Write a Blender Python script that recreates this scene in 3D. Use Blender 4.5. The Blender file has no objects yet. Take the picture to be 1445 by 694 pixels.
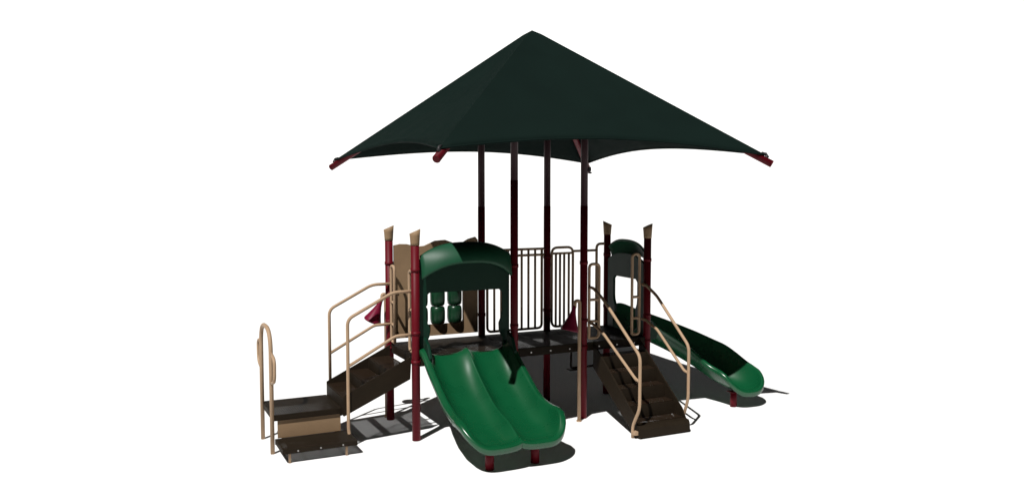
import bpy, bmesh, math
from math import sin, cos, pi, radians, sqrt
from mathutils import Vector, Matrix

sc = bpy.context.scene
COL = sc.collection

# ------------------------------------------------------------------ camera
cam_d = bpy.data.cameras.new("camera")
cam = bpy.data.objects.new("camera", cam_d)
COL.objects.link(cam)
PITCH, YAW = 0.0696, 0.4470
cam.location = (-6.7433, -11.4831, 3.6337)
fw = Vector((sin(YAW) * cos(PITCH), cos(YAW) * cos(PITCH), -sin(PITCH)))
cam.rotation_euler = fw.to_track_quat('-Z', 'Y').to_euler()
cam_d.sensor_fit = 'HORIZONTAL'
cam_d.sensor_width = 36.0
cam_d.lens = 36.0 * 1208.75 / 1445.0
cam_d.clip_start = 0.1
cam_d.clip_end = 2000
sc.camera = cam

# ------------------------------------------------------------------ world: a plain dim studio surround
world = bpy.data.worlds.new("World")
sc.world = world
world.use_nodes = True
bg = world.node_tree.nodes["Background"]
bg.inputs[0].default_value = (0.95, 0.97, 1.0, 1)
bg.inputs[1].default_value = 0.02

# ------------------------------------------------------------------ sun
TS = Vector((-0.434, -0.368, 0.822)).normalized()       # towards the sun
sun_d = bpy.data.lights.new("sun", 'SUN')
sun_d.energy = 5.0
sun_d.angle = radians(0.5)
sun_d.color = (1.0, 0.985, 0.96)
sun = bpy.data.objects.new("sun", sun_d)
sun.rotation_euler = (-TS).to_track_quat('-Z', 'Y').to_euler()
sun.location = TS * 30
COL.objects.link(sun)

sc.view_settings.view_transform = 'Standard'
sc.view_settings.look = 'None'
sc.view_settings.gamma = 1.0
sc.view_settings.exposure = 0.08


# ------------------------------------------------------------------ materials
def mat(name, col, rough=0.5, var=0.12, vscale=6.0, bump=0.0, bscale=60.0, coat=0.0, spec=0.5, holes=None, fine=0.0):
    m = bpy.data.materials.new(name)
    m.use_nodes = True
    nt = m.node_tree
    N, L = nt.nodes, nt.links
    b = N["Principled BSDF"]
    out = N["Material Output"]
    tc = N.new("ShaderNodeTexCoord")
    nz = N.new("ShaderNodeTexNoise")
    nz.inputs["Scale"].default_value = vscale
    nz.inputs["Detail"].default_value = 5
    L.new(tc.outputs["Object"], nz.inputs["Vector"])
    mx = N.new("ShaderNodeMix")
    mx.data_type = 'RGBA'
    c = Vector(col)
    mx.inputs[6].default_value = (*(c * (1 - var)), 1)
    mx.inputs[7].default_value = (*(c * (1 + var)), 1)
    L.new(nz.outputs["Fac"], mx.inputs[0])
    L.new(mx.outputs[2], b.inputs["Base Color"])
    mr = N.new("ShaderNodeMapRange")
    mr.inputs[3].default_value = rough * 0.8
    mr.inputs[4].default_value = min(1, rough * 1.2)
    L.new(nz.outputs["Fac"], mr.inputs[0])
    L.new(mr.outputs[0], b.inputs["Roughness"])
    b.inputs["Specular IOR Level"].default_value = spec
    b.inputs["Coat Weight"].default_value = coat
    b.inputs["Coat Roughness"].default_value = 0.15
    if bump:
        n2 = N.new("ShaderNodeTexNoise")
        n2.inputs["Scale"].default_value = bscale
        n2.inputs["Detail"].default_value = 3
        L.new(tc.outputs["Object"], n2.inputs["Vector"])
        bp = N.new("ShaderNodeBump")
        bp.inputs["Strength"].default_value = bump
        bp.inputs["Distance"].default_value = 0.01
        L.new(n2.outputs["Fac"], bp.inputs["Height"])
        L.new(bp.outputs[0], b.inputs["Normal"])
    if holes:                                            # punched round holes in sheet metal
        pitch, rad = holes
        sep = N.new("ShaderNodeSeparateXYZ")
        L.new(tc.outputs["Object"], sep.inputs[0])
        sq = []
        for k in (0, 1):
            a = N.new("ShaderNodeMath"); a.operation = 'PINGPONG'
            a.inputs[1].default_value = pitch / 2
            L.new(sep.outputs[k], a.inputs[0])
            s = N.new("ShaderNodeMath"); s.operation = 'MULTIPLY'
            L.new(a.outputs[0], s.inputs[0]); L.new(a.outputs[0], s.inputs[1])
            sq.append(s)
        ad = N.new("ShaderNodeMath"); ad.operation = 'ADD'
        L.new(sq[0].outputs[0], ad.inputs[0]); L.new(sq[1].outputs[0], ad.inputs[1])
        lt = N.new("ShaderNodeMath"); lt.operation = 'LESS_THAN'
        lt.inputs[1].default_value = rad * rad
        L.new(ad.outputs[0], lt.inputs[0])
        tr = N.new("ShaderNodeBsdfTransparent")
        ms = N.new("ShaderNodeMixShader")
        L.new(lt.outputs[0], ms.inputs[0]); L.new(b.outputs[0], ms.inputs[1]); L.new(tr.outputs[0], ms.inputs[2])
        L.new(ms.outputs[0], out.inputs[0])
    return m


WHITE = mat("white_ground", (0.8, 0.8, 0.8), 0.9, 0.0, spec=0.0)
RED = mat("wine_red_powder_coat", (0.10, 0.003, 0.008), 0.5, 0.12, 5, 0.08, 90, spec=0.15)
DARKMETAL = mat("charcoal_metal", (0.034, 0.031, 0.033), 0.5, 0.12, 8, 0.05, spec=0.3)
POSTSHADE = mat("shaded_post_coat", (0.032, 0.0125, 0.0155), 0.5, 0.15, 6, 0.05, spec=0.2)  # post coat with the shading of the upper stretch put into its colour
TAN = mat("tan_powder_coat", (0.36, 0.245, 0.155), 0.5, 0.12, 7, 0.08, 90, spec=0.2)
TANP = mat("tan_plastic_panel", (0.25, 0.165, 0.095), 0.55, 0.12, 5, 0.08, 50, spec=0.2)
GREEN = mat("green_moulded_plastic", (0.0022, 0.064, 0.0215), 0.28, 0.16, 3.5, 0.03, 12, spec=0.6)
GREENV = mat("weathered_green_plastic", (0.006, 0.058, 0.026), 0.5, 0.18, 3.0, 0.06, 18, spec=0.35)
GREENB = mat("mottled_green_plastic", (0.005, 0.034, 0.014), 0.3, 0.45, 9.0, 0.05, 22, spec=0.5)
GREEND = mat("deep_green_plastic", (0.003, 0.025, 0.014), 0.45, 0.14, 4, 0.05, 22, spec=0.2)
CANVAS = mat("dark_green_shade_cloth", (0.0048, 0.0115, 0.0095), 0.8, 0.16, 2.2, 0.25, 260, spec=0.05)
BROWN = mat("brown_black_vinyl_coat", (0.016, 0.0112, 0.0068), 0.6, 0.25, 6, 0.15, 120, spec=0.08)
PERF = mat("perforated_coated_steel", (0.022, 0.0135, 0.008), 0.6, 0.25, 6, 0.12, 120, spec=0.08, holes=(0.030, 0.0090))
DECKM = mat("coated_deck_steel", (0.014, 0.0105, 0.0075), 0.6, 0.25, 6, 0.12, 120, spec=0.08, holes=(0.030, 0.0048))
GRATE = mat("perforated_step_steel", (0.016, 0.0115, 0.0075), 0.6, 0.25, 6, 0.12, 120, spec=0.08, holes=(0.030, 0.0078))
BOLT = mat("zinc_bolt", (0.45, 0.44, 0.42), 0.35, 0.1, 10)
BOLT.node_tree.nodes["Principled BSDF"].inputs["Metallic"].default_value = 0.8


# ------------------------------------------------------------------ mesh helpers
def fillet(pts, r, n=6):
    """round the inner corners of a polyline"""
    P = [Vector(p) for p in pts]
    out = [P[0]]
    for i in range(1, len(P) - 1):
        a, b, c = P[i - 1], P[i], P[i + 1]
        d1, d2 = (a - b), (c - b)
        l = min(r, d1.length * .48, d2.length * .48)
        p, q = b + d1.normalized() * l, b + d2.normalized() * l
        for k in range(n + 1):
            t = k / n
            out.append(p * (1 - t) ** 2 + b * 2 * t * (1 - t) + q * t * t)
    out.append(P[-1])
    return out


class MB:
    def __init__(self):
        self.bm = bmesh.new()

    def box(self, x0, x1, y0, y1, z0, z1, bev=0.004, M=None):
        v = [self.bm.verts.new((x, y, z)) for x in (x0, x1) for y in (y0, y1) for z in (z0, z1)]
        F = [(0, 1, 3, 2), (4, 6, 7, 5), (0, 4, 5, 1), (2, 3, 7, 6), (0, 2, 6, 4), (1, 5, 7, 3)]
        f = [self.bm.faces.new([v[i] for i in q]) for q in F]
        if M is not None:
            for a in v: a.co = M @ a.co
        if bev:
            e = {e for q in f for e in q.edges}
            bmesh.ops.bevel(self.bm, geom=list(e), offset=bev, segments=2, affect='EDGES', profile=.7)
        return self

    def tube(self, pts, r, n=14, cap=True):
        P = [Vector(p) for p in pts]
        rr = r if isinstance(r, (list, tuple)) else [r] * len(P)
        T = []
        for i in range(len(P)):
            a = P[max(0, i - 1)]; b = P[min(len(P) - 1, i + 1)]
            T.append((b - a).normalized())
        up = Vector((0, 0, 1)) if abs(T[0].z) < .9 else Vector((1, 0, 0))
        nrm = (up - T[0] * up.dot(T[0])).normalized()
        rings = []
        for i, p in enumerate(P):
            nrm = (nrm - T[i] * nrm.dot(T[i])).normalized()
            bi = T[i].cross(nrm)
            rings.append([self.bm.verts.new(p + (nrm * cos(2 * pi * k / n) + bi * sin(2 * pi * k / n)) * rr[i]) for k in range(n)])
        for a, b in zip(rings, rings[1:]):
            for k in range(n):
                f = self.bm.faces.new((a[k], a[(k + 1) % n], b[(k + 1) % n], b[k])); f.smooth = True
        if cap:
            self.bm.faces.new(rings[0][::-1]); self.bm.faces.new(rings[-1])
        return self

    def prism(self, poly, fn, w0, w1, bev=0.004):
        """polygon in 2D (a, b) extruded over w; fn(a, b, w) -> xyz"""
        A = [self.bm.verts.new(fn(a, b, w0)) for a, b in poly]
        B = [self.bm.verts.new(fn(a, b, w1)) for a, b in poly]
        n = len(poly)
        fs = [self.bm.faces.new(A), self.bm.faces.new(B[::-1])]
        for i in range(n):
            fs.append(self.bm.faces.new((A[i], B[i], B[(i + 1) % n], A[(i + 1) % n])))
        bmesh.ops.recalc_face_normals(self.bm, faces=fs)
        if bev:
            e = list({e for e in fs[0].edges} | {e for e in fs[1].edges})
            bmesh.ops.bevel(self.bm, geom=e, offset=bev, segments=2, affect='EDGES', profile=.7)
        return self

    def lathe(self, prof, M=None, n=20):
        rings = []
        for r, z in prof:
            rings.append([self.bm.verts.new((r * cos(2 * pi * k / n), r * sin(2 * pi * k / n), z)) for k in range(n)])
        for a, b in zip(rings, rings[1:]):
            for k in range(n):
                f = self.bm.faces.new((a[k], a[(k + 1) % n], b[(k + 1) % n], b[k])); f.smooth = True
        self.bm.faces.new(rings[0][::-1]); self.bm.faces.new(rings[-1])
        if M is not None:
            for rg in rings:
                for v in rg: v.co = M @ v.co
        return self

    def build(self, name, m, parent=None, loc=None, smooth=False, solid=0.0, label=None):
        bmesh.ops.remove_doubles(self.bm, verts=self.bm.verts, dist=1e-6)
        me = bpy.data.meshes.new(name)
        self.bm.normal_update()
        self.bm.to_mesh(me); self.bm.free()
        me.materials.append(m)
        if smooth:
            for p in me.polygons: p.use_smooth = True
        o = bpy.data.objects.new(name, me)
        COL.objects.link(o)
        if parent is not None: o.parent = parent
        if loc is not None: o.location = loc
        if solid:
            md = o.modifiers.new("thickness", 'SOLIDIFY'); md.thickness = solid; md.offset = -1
        if label: o["label"] = label
        return o


def panel_with_hole(mb, outer, holes, fn, w0, w1):
    """outer polygon with holes, via triangle fill, extruded"""
    bm = mb.bm
    loops = [outer] + holes
    edges = []
    vs = []
    for lp in loops:
        v = [bm.verts.new(fn(a, b, w0)) for a, b in lp]
        vs += v
        edges += [bm.edges.new((v[i], v[(i + 1) % len(v)])) for i in range(len(v))]
    g = bmesh.ops.triangle_fill(bm, edges=edges, use_beauty=True)
    faces = [f for f in g["geom"] if isinstance(f, bmesh.types.BMFace)]
    off = Vector(fn(0, 0, w1)) - Vector(fn(0, 0, w0))
    ex = bmesh.ops.extrude_face_region(bm, geom=faces)
    for v in ex["geom"]:
        if isinstance(v, bmesh.types.BMVert): v.co += off
    # the extrusion leaves the first cap in place when faces are flat: make sure it is there
    bmesh.ops.recalc_face_normals(bm, faces=bm.faces)
    return mb


# ------------------------------------------------------------------ setting: white ground and white sweep behind
mb = MB()
def V(r, t):      # r metres along the view axis, t metres to the right, from the playground
    return Vector((r * sin(YAW) + t * cos(YAW), r * cos(YAW) - t * sin(YAW)))
gx = [-7.5, 0, 90]
def HW(r): return 7.0 + .95 * (r + 9)      # half width: the white sheet widens away from the camera
for i in range(len(gx) - 1):
    q = [V(gx[i], -HW(gx[i])), V(gx[i], HW(gx[i])), V(gx[i + 1], HW(gx[i + 1])), V(gx[i + 1], -HW(gx[i + 1]))]
    mb.bm.faces.new([mb.bm.verts.new((p.x, p.y, 0)) for p in q])
g = mb.build("ground", WHITE)
g["kind"] = "structure"
mb = MB()
prof = []
R0 = 60
for k in range(13):
    a = radians(25) * k / 12
    prof.append((90 + R0 * sin(a), R0 * (1 - cos(a))))
r1, z1 = prof[-1]
prof.append((r1 + 110, z1 + 110 * math.tan(radians(25))))
rows = []
for r, z in prof:
    rows.append([mb.bm.verts.new((*V(r, t), z)) for t in (-HW(r), 0, HW(r))])
for a, b in zip(rows, rows[1:]):
    for k in range(2):
        f = mb.bm.faces.new((a[k], a[k + 1], b[k + 1], b[k])); f.smooth = True
s = mb.build("sky", WHITE)
s["kind"] = "structure"

# ------------------------------------------------------------------ the playground structure
XL, XB, XD, XR = -2.76, -1.202, 0.0, 1.186      # post lines along the decks
W = 1.22                                         # deck depth
DZ = 1.205                                       # deck height
PR = 0.060                                       # post radius

root = bpy.data.objects.new("playground_structure", None)
COL.objects.link(root)
root.location = (-0.8, 0.6, 0)
root["label"] = "playground set with dark green pyramid canopy, two green slides, brown stairs and wine red posts"
root["category"] = "playground"
OFF = Vector(root.location)
bpy.context.view_layer.update()


def part(mb, name, m, parent=None, **k):
    """part in world coordinates, parented below the structure"""
    o = mb.build(name, m, None, **k)
    par = parent or root
    o.parent = par
    if par is root:
        o.location = -OFF
    return o


# --- posts
def short_post(x, y, slant, capm):
    mb = MB().tube([(x, y, 0), (x, y, 2.83)], PR, 24)
    # clamps
    for z in (DZ - .07, 1.55, 2.45):
        mb.tube([(x, y, z - .025), (x, y, z + .025)], PR + .007, 24)
    o = part(mb, "support_post", RED)
    c = MB()
    n = 24
    rings = []
    for (r, z, sl) in ((PR + .004, 2.80, 0), (PR + .006, 2.84, 0), (PR + .012, 2.93, .25), (PR + .018, 3.00, 1.0)):
        rg = []
        for k in range(n):
            a = 2 * pi * k / n
            px, py = r * cos(a), r * sin(a)
            d = (px * slant[0] + py * slant[1]) / (PR + .024)
            rg.append(c.bm.verts.new((x + px, y + py, z + sl * .038 * d)))
        rings.append(rg)
    for a, b in zip(rings, rings[1:]):
        for k in range(n):
            f = c.bm.faces.new((a[k], a[(k + 1) % n], b[(k + 1) % n], b[k])); f.smooth = True
    top = c.bm.faces.new(rings[-1]); c.bm.faces.new(rings[0][::-1])
    bmesh.ops.inset_region(c.bm, faces=[top], thickness=.014, depth=-.012)
    part(c, "post_cap", capm, o)


sr = (cos(YAW), -sin(YAW))
for (x, y, s_) in ((XL, 0, sr), (XL, W, sr), (XR, 0, sr), (XR, W, (-sr[0], -sr[1]))):
    short_post(x, y, s_, TANP)

CX, CY = -0.601, 0.61
S, HC, HA = 2.4985, 4.086, 6.075


def tall_post(x, y, zs):
    mb = MB().tube([(x, y, 0), (x, y, zs)], PR - .002, 24)
    for z in (DZ - .07, 1.55, 2.45):
        mb.tube([(x, y, z - .025), (x, y, z + .025)], PR + .005, 24)
    o = part(mb, "canopy_post", RED)
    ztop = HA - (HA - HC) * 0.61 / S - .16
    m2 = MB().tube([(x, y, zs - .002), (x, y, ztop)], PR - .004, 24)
    part(m2, "shaded_post_top", POSTSHADE, o)  # top stretch of the same post, its darker colour standing in for shade
    return o


pA = tall_post(XB, W, 3.3)
pB = tall_post(XB, 0, 3.72)
pC = tall_post(XD, W, 3.3)
pD = tall_post(XD, 0, 3.33)
mb = MB().box(XD + .05, XD + .095, -.045, 0.0, 3.86, 3.93)
mb.tube([(XD + .085, -.06, 3.84), (XD + .085, .01, 3.84)], .014, 10)
part(mb, "winch_hook", DARKMETAL, pD)

# --- canopy
mb = MB()
NA, NBB = 40, 24
for q in range(4):
    c0, c1 = [((-1, -1), (1, -1)), ((1, -1), (1, 1)), ((1, 1), (-1, 1)), ((-1, 1), (-1, -1))][q]
    grid = []
    for j in range(NBB + 1):
        row = []
        b = j / NBB
        for i in range(NA + 1):
            a = i / NA
            u = 2 * a - 1
            bow = 0.092 * (1 - u * u) * (1 - .0 * u)
            be = b + (1 - b) * bow
            px = (c0[0] * (1 - a) + c1[0] * a) * S * (1 - be)
            py = (c0[1] * (1 - a) + c1[1] * a) * S * (1 - be)
            sag = 0.075 * sin(pi * min(1, b * 1.02)) * (1 - u * u)
            z = HC + (HA - HC) * be - sag * .8
            rr = sqrt(px * px + py * py)
            z -= .02 * math.exp(-(rr / .07) ** 2)        # the tip is rounded
            row.append(mb.bm.verts.new((CX + px, CY + py, z)))
        grid.append(row)
    for j in range(NBB):
        for i in range(NA):
            vs = [grid[j][i], grid[j][i + 1], grid[j + 1][i + 1], grid[j + 1][i]]
            if j == NBB - 1:
                vs = vs[:2] + [grid[j + 1][0]]
            try:
                f = mb.bm.faces.new(vs); f.smooth = True
            except ValueError:
                pass
loose = [v for v in mb.bm.verts if not v.link_faces]
bmesh.ops.delete(mb.bm, geom=loose, context='VERTS')
bmesh.ops.remove_doubles(mb.bm, verts=mb.bm.verts, dist=1e-4)
for e in mb.bm.edges:      # crisp hips
    if len(e.link_faces) == 2 and e.calc_face_angle(0) > radians(25):
        e.smooth = False
can = part(mb, "canopy", CANVAS, solid=.008)
# hem webbing
mb = MB()
for q in range(4):
    c0, c1 = [((-1, -1), (1, -1)), ((1, -1), (1, 1)), ((1, 1), (-1, 1)), ((-1, 1), (-1, -1))][q]
    pts = []
    for i in range(31):
        a = i / 30; u = 2 * a - 1; be = 0.092 * (1 - u * u)
        pts.append((CX + (c0[0] * (1 - a) + c1[0] * a) * S * (1 - be), CY + (c0[1] * (1 - a) + c1[1] * a) * S * (1 - be), HC + (HA - HC) * be - .004))
    mb.tube(pts, .014, 8)
part(mb, "hem_cable_sleeve", CANVAS, can)
for sx, sy in ((-1, -1), (1, -1), (1, 1), (-1, 1)):
    apex = Vector((CX, CY, HA - .13)); cor = Vector((CX + sx * S, CY + sy * S, HC - .085))
    d = (cor - apex).normalized()
    e1 = cor + d * .10
    m2 = MB().tube([apex + d * .15, e1], .052, 18)
    m2.tube([e1 - d * .001, e1 + d * .012], [.054, .046], 18)
    rf = part(m2, "rafter", RED, can)
    hook = Vector((CX + sx * S, CY + sy * S, HC))
    m3 = MB().tube([hook - d * .06 + Vector((0, 0, .0)), hook + d * .01 + Vector((0, 0, .02)), hook + d * .05 + Vector((0, 0, -.02))], .016, 10)
    m3.tube([hook + d * .02, hook + d * .02 - Vector((0, 0, .06))], .02, 10)
    part(m3, "corner_clamp", DARKMETAL, rf)


# --- decks
for x0, x1 in ((XL, XB), (XB, XD), (XD, XR)):
    a, b = x0 + .004, x1 - .004
    mb = MB().box(a, b, -.03, W + .03, DZ - .012, DZ, .003)
    o = part(mb, "deck", DECKM)
    f = MB()
    f.box(a, b, -.034, -.006, DZ - .135, DZ - .013)
    f.box(a, b, W + .006, W + .034, DZ - .135, DZ - .013)
    f.box(a, a + .03, -.005, W + .005, DZ - .135, DZ - .013)
    f.box(b - .03, b, -.005, W + .005, DZ - .135, DZ - .013)
    f.box((a + b) / 2 - .015, (a + b) / 2 + .015, -.005, W + .005, DZ - .10, DZ - .013)
    part(f, "deck_frame", BROWN, o)
    for k in (.22, .5, .78):
        x = a + (b - a) * k
        part(MB().tube([(x, -.045, DZ - .08), (x, -.033, DZ - .08)], .012, 10), "bolt", BOLT, o)


# --- slides
def slide(path, L, chutes, rim, bed, capdir, name, ridge=.6, endr=.40, outw=.055, inner=.5, drop=.10, flare=.0, bank=0.0, pw=4.0):
    """path(d)->(x,y,hx,hy); bed(d)->z; chutes: list of (offset centre, half width)"""
    mb = MB()
    NT, NS = 64, 26
    cols = []
    nch = len(chutes)
    for ci, (c, hw) in enumerate(chutes):
        for k in range(NS + 1):
            if ci > 0 and k == 0: continue
            l = 2 * k / NS - 1
            l = math.copysign(1 - (1 - abs(l)) ** 1.25, l)
            outer = (ci == 0 and l < 0) or (ci == nch - 1 and l > 0)
            cols.append((c + hw * l, l, outer or nch == 1, ci))
    grid = []
    for (off, l, outer, ci) in cols:
        er = endr if outer or nch == 1 else endr * inner
        Le = L - er + er * max(0, 1 - abs(l) ** 3.2) ** .45
        col = []
        for j in range(NT + 1):
            t = j / NT
            d = t * Le
            x, y, hx, hy = path(d)
            rx, ry = hy, -hx                        # right of heading
            fl = min(1, max(0, (d - L + .75) / .5)); fl = fl * fl * (3 - 2 * fl)
            h = rim(d) * (abs(l) ** pw) * (1 if outer else ridge * (1 - .62 * max(0, min(1, (t - .74) / .24)) ** 1.5)) * (1 + (bank * (1 - fl) if l < 0 else 0))
            z = bed(d) + h + .05 * max(0, (t - .84) / .16) ** 2 * (1 - abs(l) ** 3)
            off_ = off * (1 + flare * fl)
            col.append(mb.bm.verts.new((x + rx * off_, y + ry * off_, z)))
        grid.append(col)
    for a, b in zip(grid, grid[1:]):
        for j in range(NT):
            f = mb.bm.faces.new((a[j], a[j + 1], b[j + 1], b[j])); f.smooth = True
    bmesh.ops.recalc_face_normals(mb.bm, faces=mb.bm.faces)
    # rolled lip round the border: out, then down
    loop = [grid[0][j] for j in range(NT + 1)] + [g[NT] for g in grid[1:-1]] + [grid[-1][j] for j in range(NT, -1, -1)]
    pts = [v.co.copy() for v in loop]
    cen = []
    n = len(pts)
    nr = []
    for i in range(n):
        a, b = pts[max(0, i - 2)], pts[min(n - 1, i + 2)]
        t = (b - a); t.z = 0
        t = t.normalized() if t.length > 1e-6 else Vector((1, 0, 0))
        nr.append(Vector((t.y, -t.x, 0)))
    # make the normals point outwards
    mid = sum(pts, Vector()) / n
    if sum((pts[i] - mid).dot(nr[i]) for i in range(n)) < 0: nr = [-v for v in nr]
    prev = loop
    for (o_, dz) in ((.012, .012), (.03, .012), (outw * .75, -.002), (outw * .95, -.006), (outw + .006, -.03), (outw - .004, -drop), (outw - .02, -drop - .008)):
        cur = [mb.bm.verts.new(pts[i] + nr[i] * o_ + Vector((0, 0, dz))) for i in range(n)]
        for i in range(n - 1):
            f = mb.bm.faces.new((prev[i], prev[i + 1], cur[i + 1], cur[i])); f.smooth = True
        prev = cur
    bmesh.ops.recalc_face_normals(mb.bm, faces=mb.bm.faces)
    up = sum(1 if f.normal.z > 0 else -1 for f in mb.bm.faces)
    if up < 0: bmesh.ops.reverse_faces(mb.bm, faces=mb.bm.faces)
    return part(mb, name, GREEN, solid=.014)


def interp(tab):
    xs = [a for a, b in tab]; ys = [b for a, b in tab]
    n = len(xs)
    m = []
    for i in range(n):
        a, b = max(0, i - 1), min(n - 1, i + 1)
        m.append((ys[b] - ys[a]) / (xs[b] - xs[a]))
    def f(x):
        x = max(xs[0], min(xs[-1], x))
        for i in range(n - 1):
            if x <= xs[i + 1]: break
        h = xs[i + 1] - xs[i]; t = (x - xs[i]) / h
        return ((2 * t ** 3 - 3 * t * t + 1) * ys[i] + (t ** 3 - 2 * t * t + t) * h * m[i]
                + (-2 * t ** 3 + 3 * t * t) * ys[i + 1] + (t ** 3 - t * t) * h * m[i + 1])
    return f


XS = -1.99
bed1 = interp([(0, 1.205), (.08, 1.19), (.2, 1.10), (.4, .915), (.65, .73), (.95, .565), (1.25, .43), (1.5, .355), (1.75, .325), (2.0, .315)])
rim1 = interp([(0, .10), (.2, .16), (.6, .22), (1.0, .21), (1.35, .27), (1.6, .33), (2.0, .33)])
ds = slide(lambda d: (XS, .02 - d, 0, -1), 1.83, [(.322, .322), (-.322, .322)][::-1], rim1, bed1, None, "double_slide", ridge=.72, endr=.34, flare=.06, pw=3.2, outw=.085, inner=.06)
for lx in (-2.335, -1.679):
    m2 = MB().tube([(lx, -1.62, 0), (lx, -1.62, .30)], .058, 20)
    m2.box(lx - .09, lx + .09, -1.69, -1.55, .285, .298)
    part(m2, "leg", RED, ds)

# curved slide: a cubic path
B0, B1, B2, B3 = Vector((1.20, .60)), Vector((2.10, .68)), Vector((2.82, .12)), Vector((2.76, -.68))
tab = []
acc = 0; pv = B0
NBZ = 200
for k in range(NBZ + 1):
    t = k / NBZ
    p = B0 * (1 - t) ** 3 + B1 * 3 * t * (1 - t) ** 2 + B2 * 3 * t * t * (1 - t) + B3 * t ** 3
    d = ((B1 - B0) * (1 - t) ** 2 + (B2 - B1) * 2 * t * (1 - t) + (B3 - B2) * t * t).normalized()
    acc += (p - pv).length; pv = p
    tab.append((acc, p, d))
LC = acc


def cpath(d):
    d = max(0, min(LC, d))
    for k in range(NBZ):
        if tab[k + 1][0] >= d: break
    a, b = tab[k], tab[k + 1]
    t = (d - a[0]) / max(1e-9, b[0] - a[0])
    p = a[1].lerp(b[1], t); h = a[2].lerp(b[2], t).normalized()
    return p.x, p.y, h.x, h.y


bed2 = interp([(0, 1.205), (.12, 1.18), (.4, 1.02), (.8, .82), (1.2, .60), (1.6, .38), (1.9, .29), (2.1, .26), (2.5, .255)])
rim2 = interp([(0, .24), (.2, .28), (.8, .30), (1.4, .32), (1.9, .33), (2.4, .33)])
cs = slide(cpath, LC, [(0, .37)], rim2, bed2, None, "curved_slide", endr=.32, bank=.60, pw=3.0)
m2 = MB().tube([(2.60, -.47, 0), (2.60, -.47, .26)], .055, 20)
m2.box(2.52, 2.68, -.55, -.39, .245, .258)
part(m2, "leg", RED, cs)


# --- hoods over the slide entrances; local a across the gap (0..w), o outwards
def hood(origin, across, outd, w, dz=0.0, sw=.10, low=0.0):
    ax, od = Vector(across), Vector(outd)
    def P(a, o, z):
        v = Vector(origin) + ax * a + od * o
        return (v.x, v.y, z)
    g = PR + .012
    a0, a1 = g, w - g
    # back frame: panel with an opening, wavy inner sides
    outer = []
    zc, zs = 2.79 + dz - low, 2.58 + dz * .5 - low * .8
    n = 16
    outer += [(a0, DZ - .02)]
    for k in range(n + 1):
        t = k / n
        outer.append((a0 + (a1 - a0) * t, zs + (zc - zs) * (1 - abs(2 * t - 1) ** 2.7)))
    outer += [(a1, DZ - .02)]
    ww = a1 - a0
    inner_r = [(a1 - sw, DZ - .02), (a1 - sw, 1.38), (a1 - sw - .05, 1.48), (a1 - sw - .055, 1.60), (a1 - sw - .01, 1.70), (a1 - sw, 1.78), (a1 - sw, 2.06), (a1 - sw - .05, 2.11)]
    inner_l = [(a0 + a1 - a, z) for a, z in inner_r][::-1]
    poly = outer + inner_r + inner_l
    mb = MB()
    bm = mb.bm
    vs = [bm.verts.new(P(a, -.03, z)) for a, z in poly]
    ed = [bm.edges.new((vs[i], vs[(i + 1) % len(vs)])) for i in range(len(vs))]
    gg = bmesh.ops.triangle_fill(bm, edges=ed, use_beauty=True)
    fs = [f for f in gg["geom"] if isinstance(f, bmesh.types.BMFace)]
    frame = part(mb, "slide_hood", GREEND, solid=.05)
    # visor: an arched shell reaching out and down
    mv = MB()
    rows = []
    M_ = 10
    for j in range(M_ + 1):
        s_ = j / M_
        row = []
        for k in range(25):
            t = k / 24
            q = 1 - abs(2 * t - 1) ** 2.7
            zt = 2.645 + dz * .5 + (.185 + dz * .5) * q
            o = -.015 + (.09 + .16 * q) * sin(s_ * pi / 2)
            z = zt - (.335 - .045 * q) * s_ ** 1.4
            row.append(mv.bm.verts.new(P(a0 + (a1 - a0) * t, o, z)))
        rows.append(row)
    for a, b in zip(rows, rows[1:]):
        for k in range(24):
            f = mv.bm.faces.new((a[k], a[k + 1], b[k + 1], b[k])); f.smooth = True
    bmesh.ops.recalc_face_normals(mv.bm, faces=mv.bm.faces)
    if sum(1 if f.normal.z > 0 else -1 for f in mv.bm.faces) < 0: bmesh.ops.reverse_faces(mv.bm, faces=mv.bm.faces)
    part(mv, "visor", GREENV, frame, solid=.03)
    # cheek wings beside the opening at the bottom
    for a, sgn in ((a0 + .05, 1), (a1 - .05, -1)):
        mw = MB()
        mw.prism([(0, DZ + .28), (.16, DZ + .20), (.26, DZ + .02), (.22, DZ - .08), (0, DZ - .10)],
                 lambda o, z, q: P(a + q, .04 + o, z), -.022, .022, .01)
        part(mw, "side_wing", GREEND, frame)
    return frame


hood((XL, 0, 0), (1, 0, 0), (0, -1, 0), XB - XL)
hood((XR, 0, 0), (0, 1, 0), (1, 0, 0), W, -.08, .17, .20)


# --- staircases. M(l, w, z): l metres down the flight, w across
def staircase(M, w0, w1, string_poly, treads, run, thick_tread=.03, mname="staircase"):
    o = bpy.data.objects.new(mname, None)
    COL.objects.link(o)
    o.parent = root
    o.location = -OFF
    for w in (w0, w1 - .02):
        part(MB().prism(string_poly, lambda a, b, q: M(a, q, b), w, w + .02, .003), "side_panel", BROWN, o)
    for (l, z, rise) in treads:
        t = MB()
        t.prism([(l, z - .012), (l, z), (l + run, z), (l + run, z - .012)], lambda a, b, q: M(a, q, b), w0 + .022, w1 - .022, .002)
        part(t, "tread", PERF, o)
        r = MB()
        r.prism([(l + run - .004, z - .014), (l + run + .012, z - .014), (l + run + .012, z - rise), (l + run - .004, z - rise)],
                lambda a, b, q: M(a, q, b), w0 + .022, w1 - .022, .002)
        r.prism([(l + run - .03, z - .014), (l + run - .006, z - .014), (l + run - .006, z - .05), (l + run - .03, z - .05)],
                lambda a, b, q: M(a, q, b), w0 + .022, w1 - .022, .002)
        part(r, "riser", BROWN, o)
    return o


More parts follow.
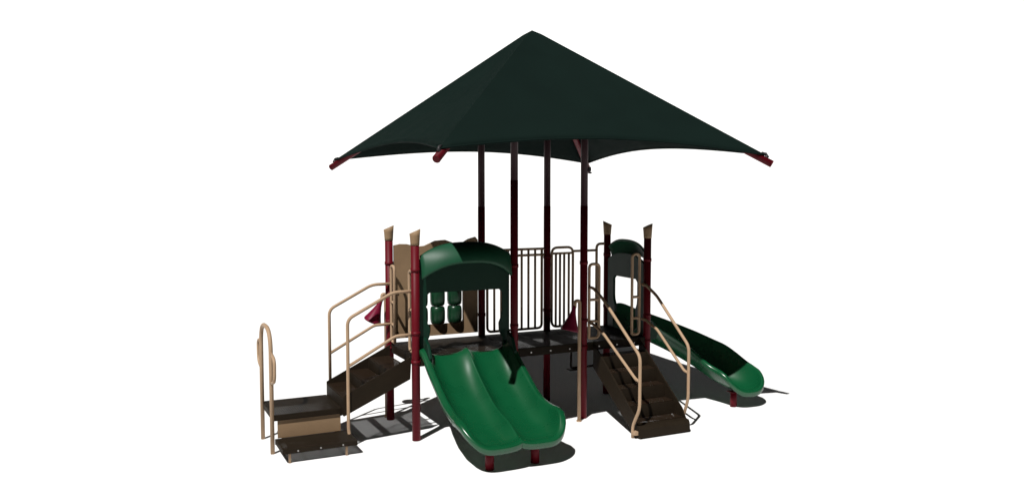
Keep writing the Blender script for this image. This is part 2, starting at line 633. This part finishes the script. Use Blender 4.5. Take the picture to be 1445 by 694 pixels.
ML = lambda l, w, z: (XL - .05 - l, w, z)
rs = (DZ - .53) / 4
stl = staircase(ML, .10, 1.12, [(-.02, 1.20), (0.0, .87), (.97, .44), (.97, .725), (.93, .745)],
                [((i - 1) * .318, DZ - rs * i, rs if i < 3 else rs + .09) for i in (1, 2, 3)], .325)
MR = lambda l, w, z: (w, -.035 - l, z)
rs2 = DZ / 6
strr = staircase(MR, .155, 1.03, [(0, 1.19), (0, .80), (1.20, 0.0), (1.30, 0.0), (1.30, .17), (1.24, .20), (1.15, .33)],
                 [((i - 1) * .235, DZ - rs2 * i, rs2) for i in range(1, 6)], .25)
# bullnose kick at the foot of the right flight
mb = MB().prism([(1.20, .195), (1.30, .185), (1.325, .14), (1.335, .02), (1.30, .0), (1.20, .0)], lambda a, b, q: MR(a, q, b), .15, 1.035, .006)
part(mb, "bottom_step", BROWN, strr)

HR = .0235


def handrail(pts, low, parent, extra=None):
    mb = MB().tube(fillet(pts, .09), HR, 12)
    mb.tube(fillet(low, .06), HR * .95, 12)
    if extra:
        for e in extra: mb.tube(e, HR * .9, 10)
    part(mb, "handrail", TAN, parent)


for y, zb, bend in ((.085, .11, 1), (1.135, .50, 0)):
    pts = [(-3.72, y, zb), (-3.72, y, 1.80), (-3.06, y, 2.14), (XL + .05, y, 2.14)]
    if bend: pts = [(-3.70, y - .06, .09), (-3.725, y, .22)] + pts[1:]
    low = [(-3.72, y, 1.14), (-3.03, y, 1.515), (XL + .05, y, 1.52)]
    handrail(pts, low, stl)
for x, yy, yb, zt in ((.10, -1.42, -1.25, 1.22), (1.08, -1.25, -1.14, 1.26)):
    pts = [(x, yb, .01 if x < .5 else .14), (x, yb, .18), (x, yy, .46), (x, yy, zt), (x, -.42, 1.92), (x, -.12, 2.06), (x, -.02, 2.06)]
    low = [(x, yy, .865), (x, yy + .10, .87), (x, -.44, 1.39), (x, -.12, 1.50), (x, -.02, 1.50)]
    handrail(pts, low, strr)
m2 = MB().box(.085, .145, -1.33, -1.23, .055, .11)
part(m2, "bracket", TAN, strr)

# --- entry rails (looped tubes with rungs) both sides of each stair opening
def entry_rail(M, w0, w1, ztop=2.42, zb=DZ + .05, rungs=(1.52, 1.86)):
    mb = MB().tube(fillet([M(w0, zb), M(w0, ztop), M(w1, ztop), M(w1, zb), M(w0, zb)], .07), .023, 12)
    for z in rungs:
        mb.tube([M(w0, z), M(w1, z)], .022, 10)
    part(mb, "entry_rail", TAN)


entry_rail(lambda w, z: (XL, w, z), .10, .26)
entry_rail(lambda w, z: (XL, w, z), W - .26, W - .10)
entry_rail(lambda w, z: (w, 0, z), .10, .28)
entry_rail(lambda w, z: (w, 0, z), XR - .29, XR - .15, 2.55)


# --- guard rails of the back edge
def guard(x0, x1, y, z0, z1, balus, corner, second=True, name="guard_rail", ends=None):
    r = .022
    P = [(x0, y, z0), (x0, y, z1), (x1, y, z1), (x1, y, z0), (x0, y, z0)]
    mid = (x0, y, (z0 + z1) / 2)
    loop = [mid, (x0, y, z1), (x1, y, z1), (x1, y, z0), (x0, y, z0), mid]
    if ends:                        # top rails run from post to post, only the foot is rounded
        mb = MB().tube(fillet([(x0, y, z1), (x0, y, z0), (x1, y, z0), (x1, y, z1)], corner), r, 12)
        for z in (z1, z1 - .10): mb.tube([(ends[0], y, z), (ends[1], y, z)], r * .95, 12)
        second = False
        z1s = z1 - .10
    else:
        mb = MB().tube(fillet(loop, corner), r, 12)
    if second: mb.tube([(x0, y, z1 - .10), (x1, y, z1 - .10)], r * .9, 12)
    o = part(mb, name, TAN)
    zt = z1 if ends else (z1 - .10 if second else z1)
    for bx in balus:
        part(MB().tube([(bx, y, z0), (bx, y, zt)], .020, 10), "baluster", TAN, o)
    return o


w_ = XD - XB
guard(XB + .10, XD - .10, W, DZ + .05, 2.59, [XB + .10 + (w_ - .20) * k / 8 for k in range(1, 8)], .08, ends=(XB + .05, XD - .05))
guard(XD + .09, .50, W, DZ + .05, 2.60, [.17, .25, .33, .42], .11)
mb = MB().tube([(.48, W, 2.53), (.97, W, 2.53)], .021, 12)
part(mb, "link_rail", TAN)
mb = MB().tube(fillet([(.97, W, DZ), (.97, W, 2.64), (1.14, W, 2.64)], .10), .023, 12)
part(mb, "grab_rail", TAN)

# --- hanging access step behind the right deck
mb = MB()
mb.tube(fillet([(.55, W + .05, DZ - .05), (.55, W + .12, DZ - .15), (.55, W + .14, .48), (1.02, W + .14, .48), (1.02, W + .12, DZ - .15), (1.02, W + .05, DZ - .05)], .05), .019, 12)
mb.box(.50, .66, W + .07, W + .21, .445, .462)
part(mb, "access_step", BROWN)

# --- tan activity panel with turning blocks at the back of the left deck
mb = MB()
x0, x1 = XL + .075, XB - .075
top = [(x0, 2.72), (x0 + .10, 2.74), (x0 + .22, 2.735), (x0 + .38, 2.69), (x0 + .50, 2.70), (x0 + .68, 2.775), (x0 + .85, 2.785), (x0 + 1.0, 2.73), (x0 + 1.12, 2.72), (x0 + 1.25, 2.79), (x1 - .04, 2.82), (x1, 2.77)]
outer = [(x1, DZ + .065), (x0, DZ + .065)] + top
WX0, WX1, WZ0, WZ1 = -2.40, -1.535, 1.45, 2.33
r = .05
hole = []
for (cx_, cz_, a0) in ((WX1 - r, WZ0 + r, -90), (WX1 - r, WZ1 - r, 0), (WX0 + r, WZ1 - r, 90), (WX0 + r, WZ0 + r, 180)):
    for k in range(6):
        a = radians(a0 + 90 * k / 5)
        hole.append((cx_ + r * cos(a), cz_ + r * sin(a)))
panel_with_hole(mb, outer, [hole], lambda a, b, w: (a, w, b), W - .02, W + .02)
pan = part(mb, "activity_panel", TANP)
for k in range(3):
    part(MB().tube([(WX0 + .145 + .288 * k, W, WZ0 - .02), (WX0 + .145 + .288 * k, W, WZ1 + .02)], .008, 8), "rod", DARKMETAL, pan)
for i in range(3):
    for k in range(3):
        cx_ = WX0 + .145 + .288 * i
        cz_ = WZ0 + .145 + .29 * k
        bmk = MB().lathe([(.02, -.141), (.095, -.139), (.114, -.118), (.121, -.06), (.121, .06), (.114, .118), (.095, .139), (.02, .141)],
                         Matrix.Translation((cx_, W, cz_)) @ Matrix.Rotation(.5 * i + k, 4, 'Z'), n=12)
        part(bmk, "turning_block", GREENB, pan)

# --- transfer platform at the left
mb = MB().box(-4.70, -3.80, .26, 1.09, .515, .53, .003)
tp = part(mb, "transfer_platform", GRATE)
f = MB()
f.box(-4.705, -3.795, .235, .258, .45, .529)
f.box(-4.705, -3.795, 1.092, 1.115, .42, .529)
f.box(-4.728, -4.703, .235, 1.115, .45, .529)
f.box(-3.798, -3.775, .235, 1.09, .42, .529)
part(f, "platform_frame", BROWN, tp)
f = MB().box(-4.66, -3.79, .262, .282, .20, .448)
part(f, "front_panel", TANP, tp)
for y in (.27, 1.0):
    part(MB().box(-3.86, -3.80, y + .02, y + .07, 0, .44), "leg", BROWN, tp)
f = MB().box(-4.68, -3.72, -.265, .25, .185, .197, .003)
st = part(f, "step", GRATE, tp)
f = MB()
f.box(-4.70, -3.70, -.29, -.267, .135, .199)
f.box(-4.70, -4.681, -.266, .25, .135, .199)
f.box(-3.719, -3.70, -.266, .25, .135, .199)
f.box(-4.70, -3.70, .251, .259, .12, .199)
for k in range(1, 4):
    x = -4.70 + k * .25
    f.box(x - .008, x + .008, -.265, .25, .15, .184)
part(f, "step_frame", BROWN, tp)
for x in (-4.5, -4.2, -3.9):
    part(MB().tube([(x, -.30, .165), (x, -.289, .165)], .010, 10), "bolt", BOLT, tp)
for x in (-4.60, -3.84):
    part(MB().tube([(x, -.24, 0), (x, -.24, .184)], .018, 12), "foot", TAN, tp)
# hoop handle
XH = -4.735
mb = MB()
mb.tube(fillet([(XH, 1.02, 0), (XH, 1.02, 1.70), (XH, .25, 1.70), (XH, .25, 0)], .33, 14), .029, 14)
part(mb, "hoop_handle", TAN, tp)
for y, sg, zz in ((1.02, 1, 1.24), (.25, -1, 1.18)):
    mb = MB().tube(fillet([(XH, y, zz + .21), (XH, y + sg * .27, zz + .16), (XH, y + sg * .25, zz - .14), (XH, y, zz - .21)], .10, 8), .022, 12)
    part(mb, "grip", TAN, tp)


# ------------------------------------------------------------------ talk tubes: free standing poles with a red horn
def talk_tube(x, y, top, label, reach=.135, back=0.0, tilt=16):
    t = bpy.data.objects.new("talk_tube", None)
    COL.objects.link(t)
    t.location = (x, y, 0)
    t["label"] = label
    t["category"] = "talk tube"
    t["group"] = "talk tubes beside the posts"
    mb = MB().tube(fillet([(0, 0, 0), (0, 0, top), (-reach + .005, 0, top), (-reach, 0, top - .10)], .06, 8), .027, 16)
    mb.tube([(0, 0, 0), (0, 0, .02)], .04, 16)
    mb.build("pole", TAN, t)
    M = Matrix.Translation((-reach, 0, top - .07)) @ Matrix.Rotation(radians(back), 4, 'X') @ Matrix.Rotation(radians(tilt), 4, 'Y')
    prof = [(.026, 0), (.030, -.05), (.044, -.11), (.070, -.18), (.100, -.25), (.126, -.305), (.138, -.33), (.141, -.345), (.135, -.353), (.12, -.335), (.08, -.28), (.04, -.2)]
    h = MB().lathe([(r, z * 1.1) for r, z in prof], M, 28).build("horn", RED2, t)
    return t


RED2 = mat("crimson_plastic", (0.15, 0.005, 0.026), 0.4, 0.12, 6, 0.05, 40, spec=.3)
talk_tube(-2.77, 1.385, 1.95, "sunlit red horn on a tan pole, behind the handrails of the left stairs", .06, 14, 20)
talk_tube(-.158, -.148, 1.88, "red horn on a tan pole, between the wide double slide and the right stairs", .085, 0, 14)
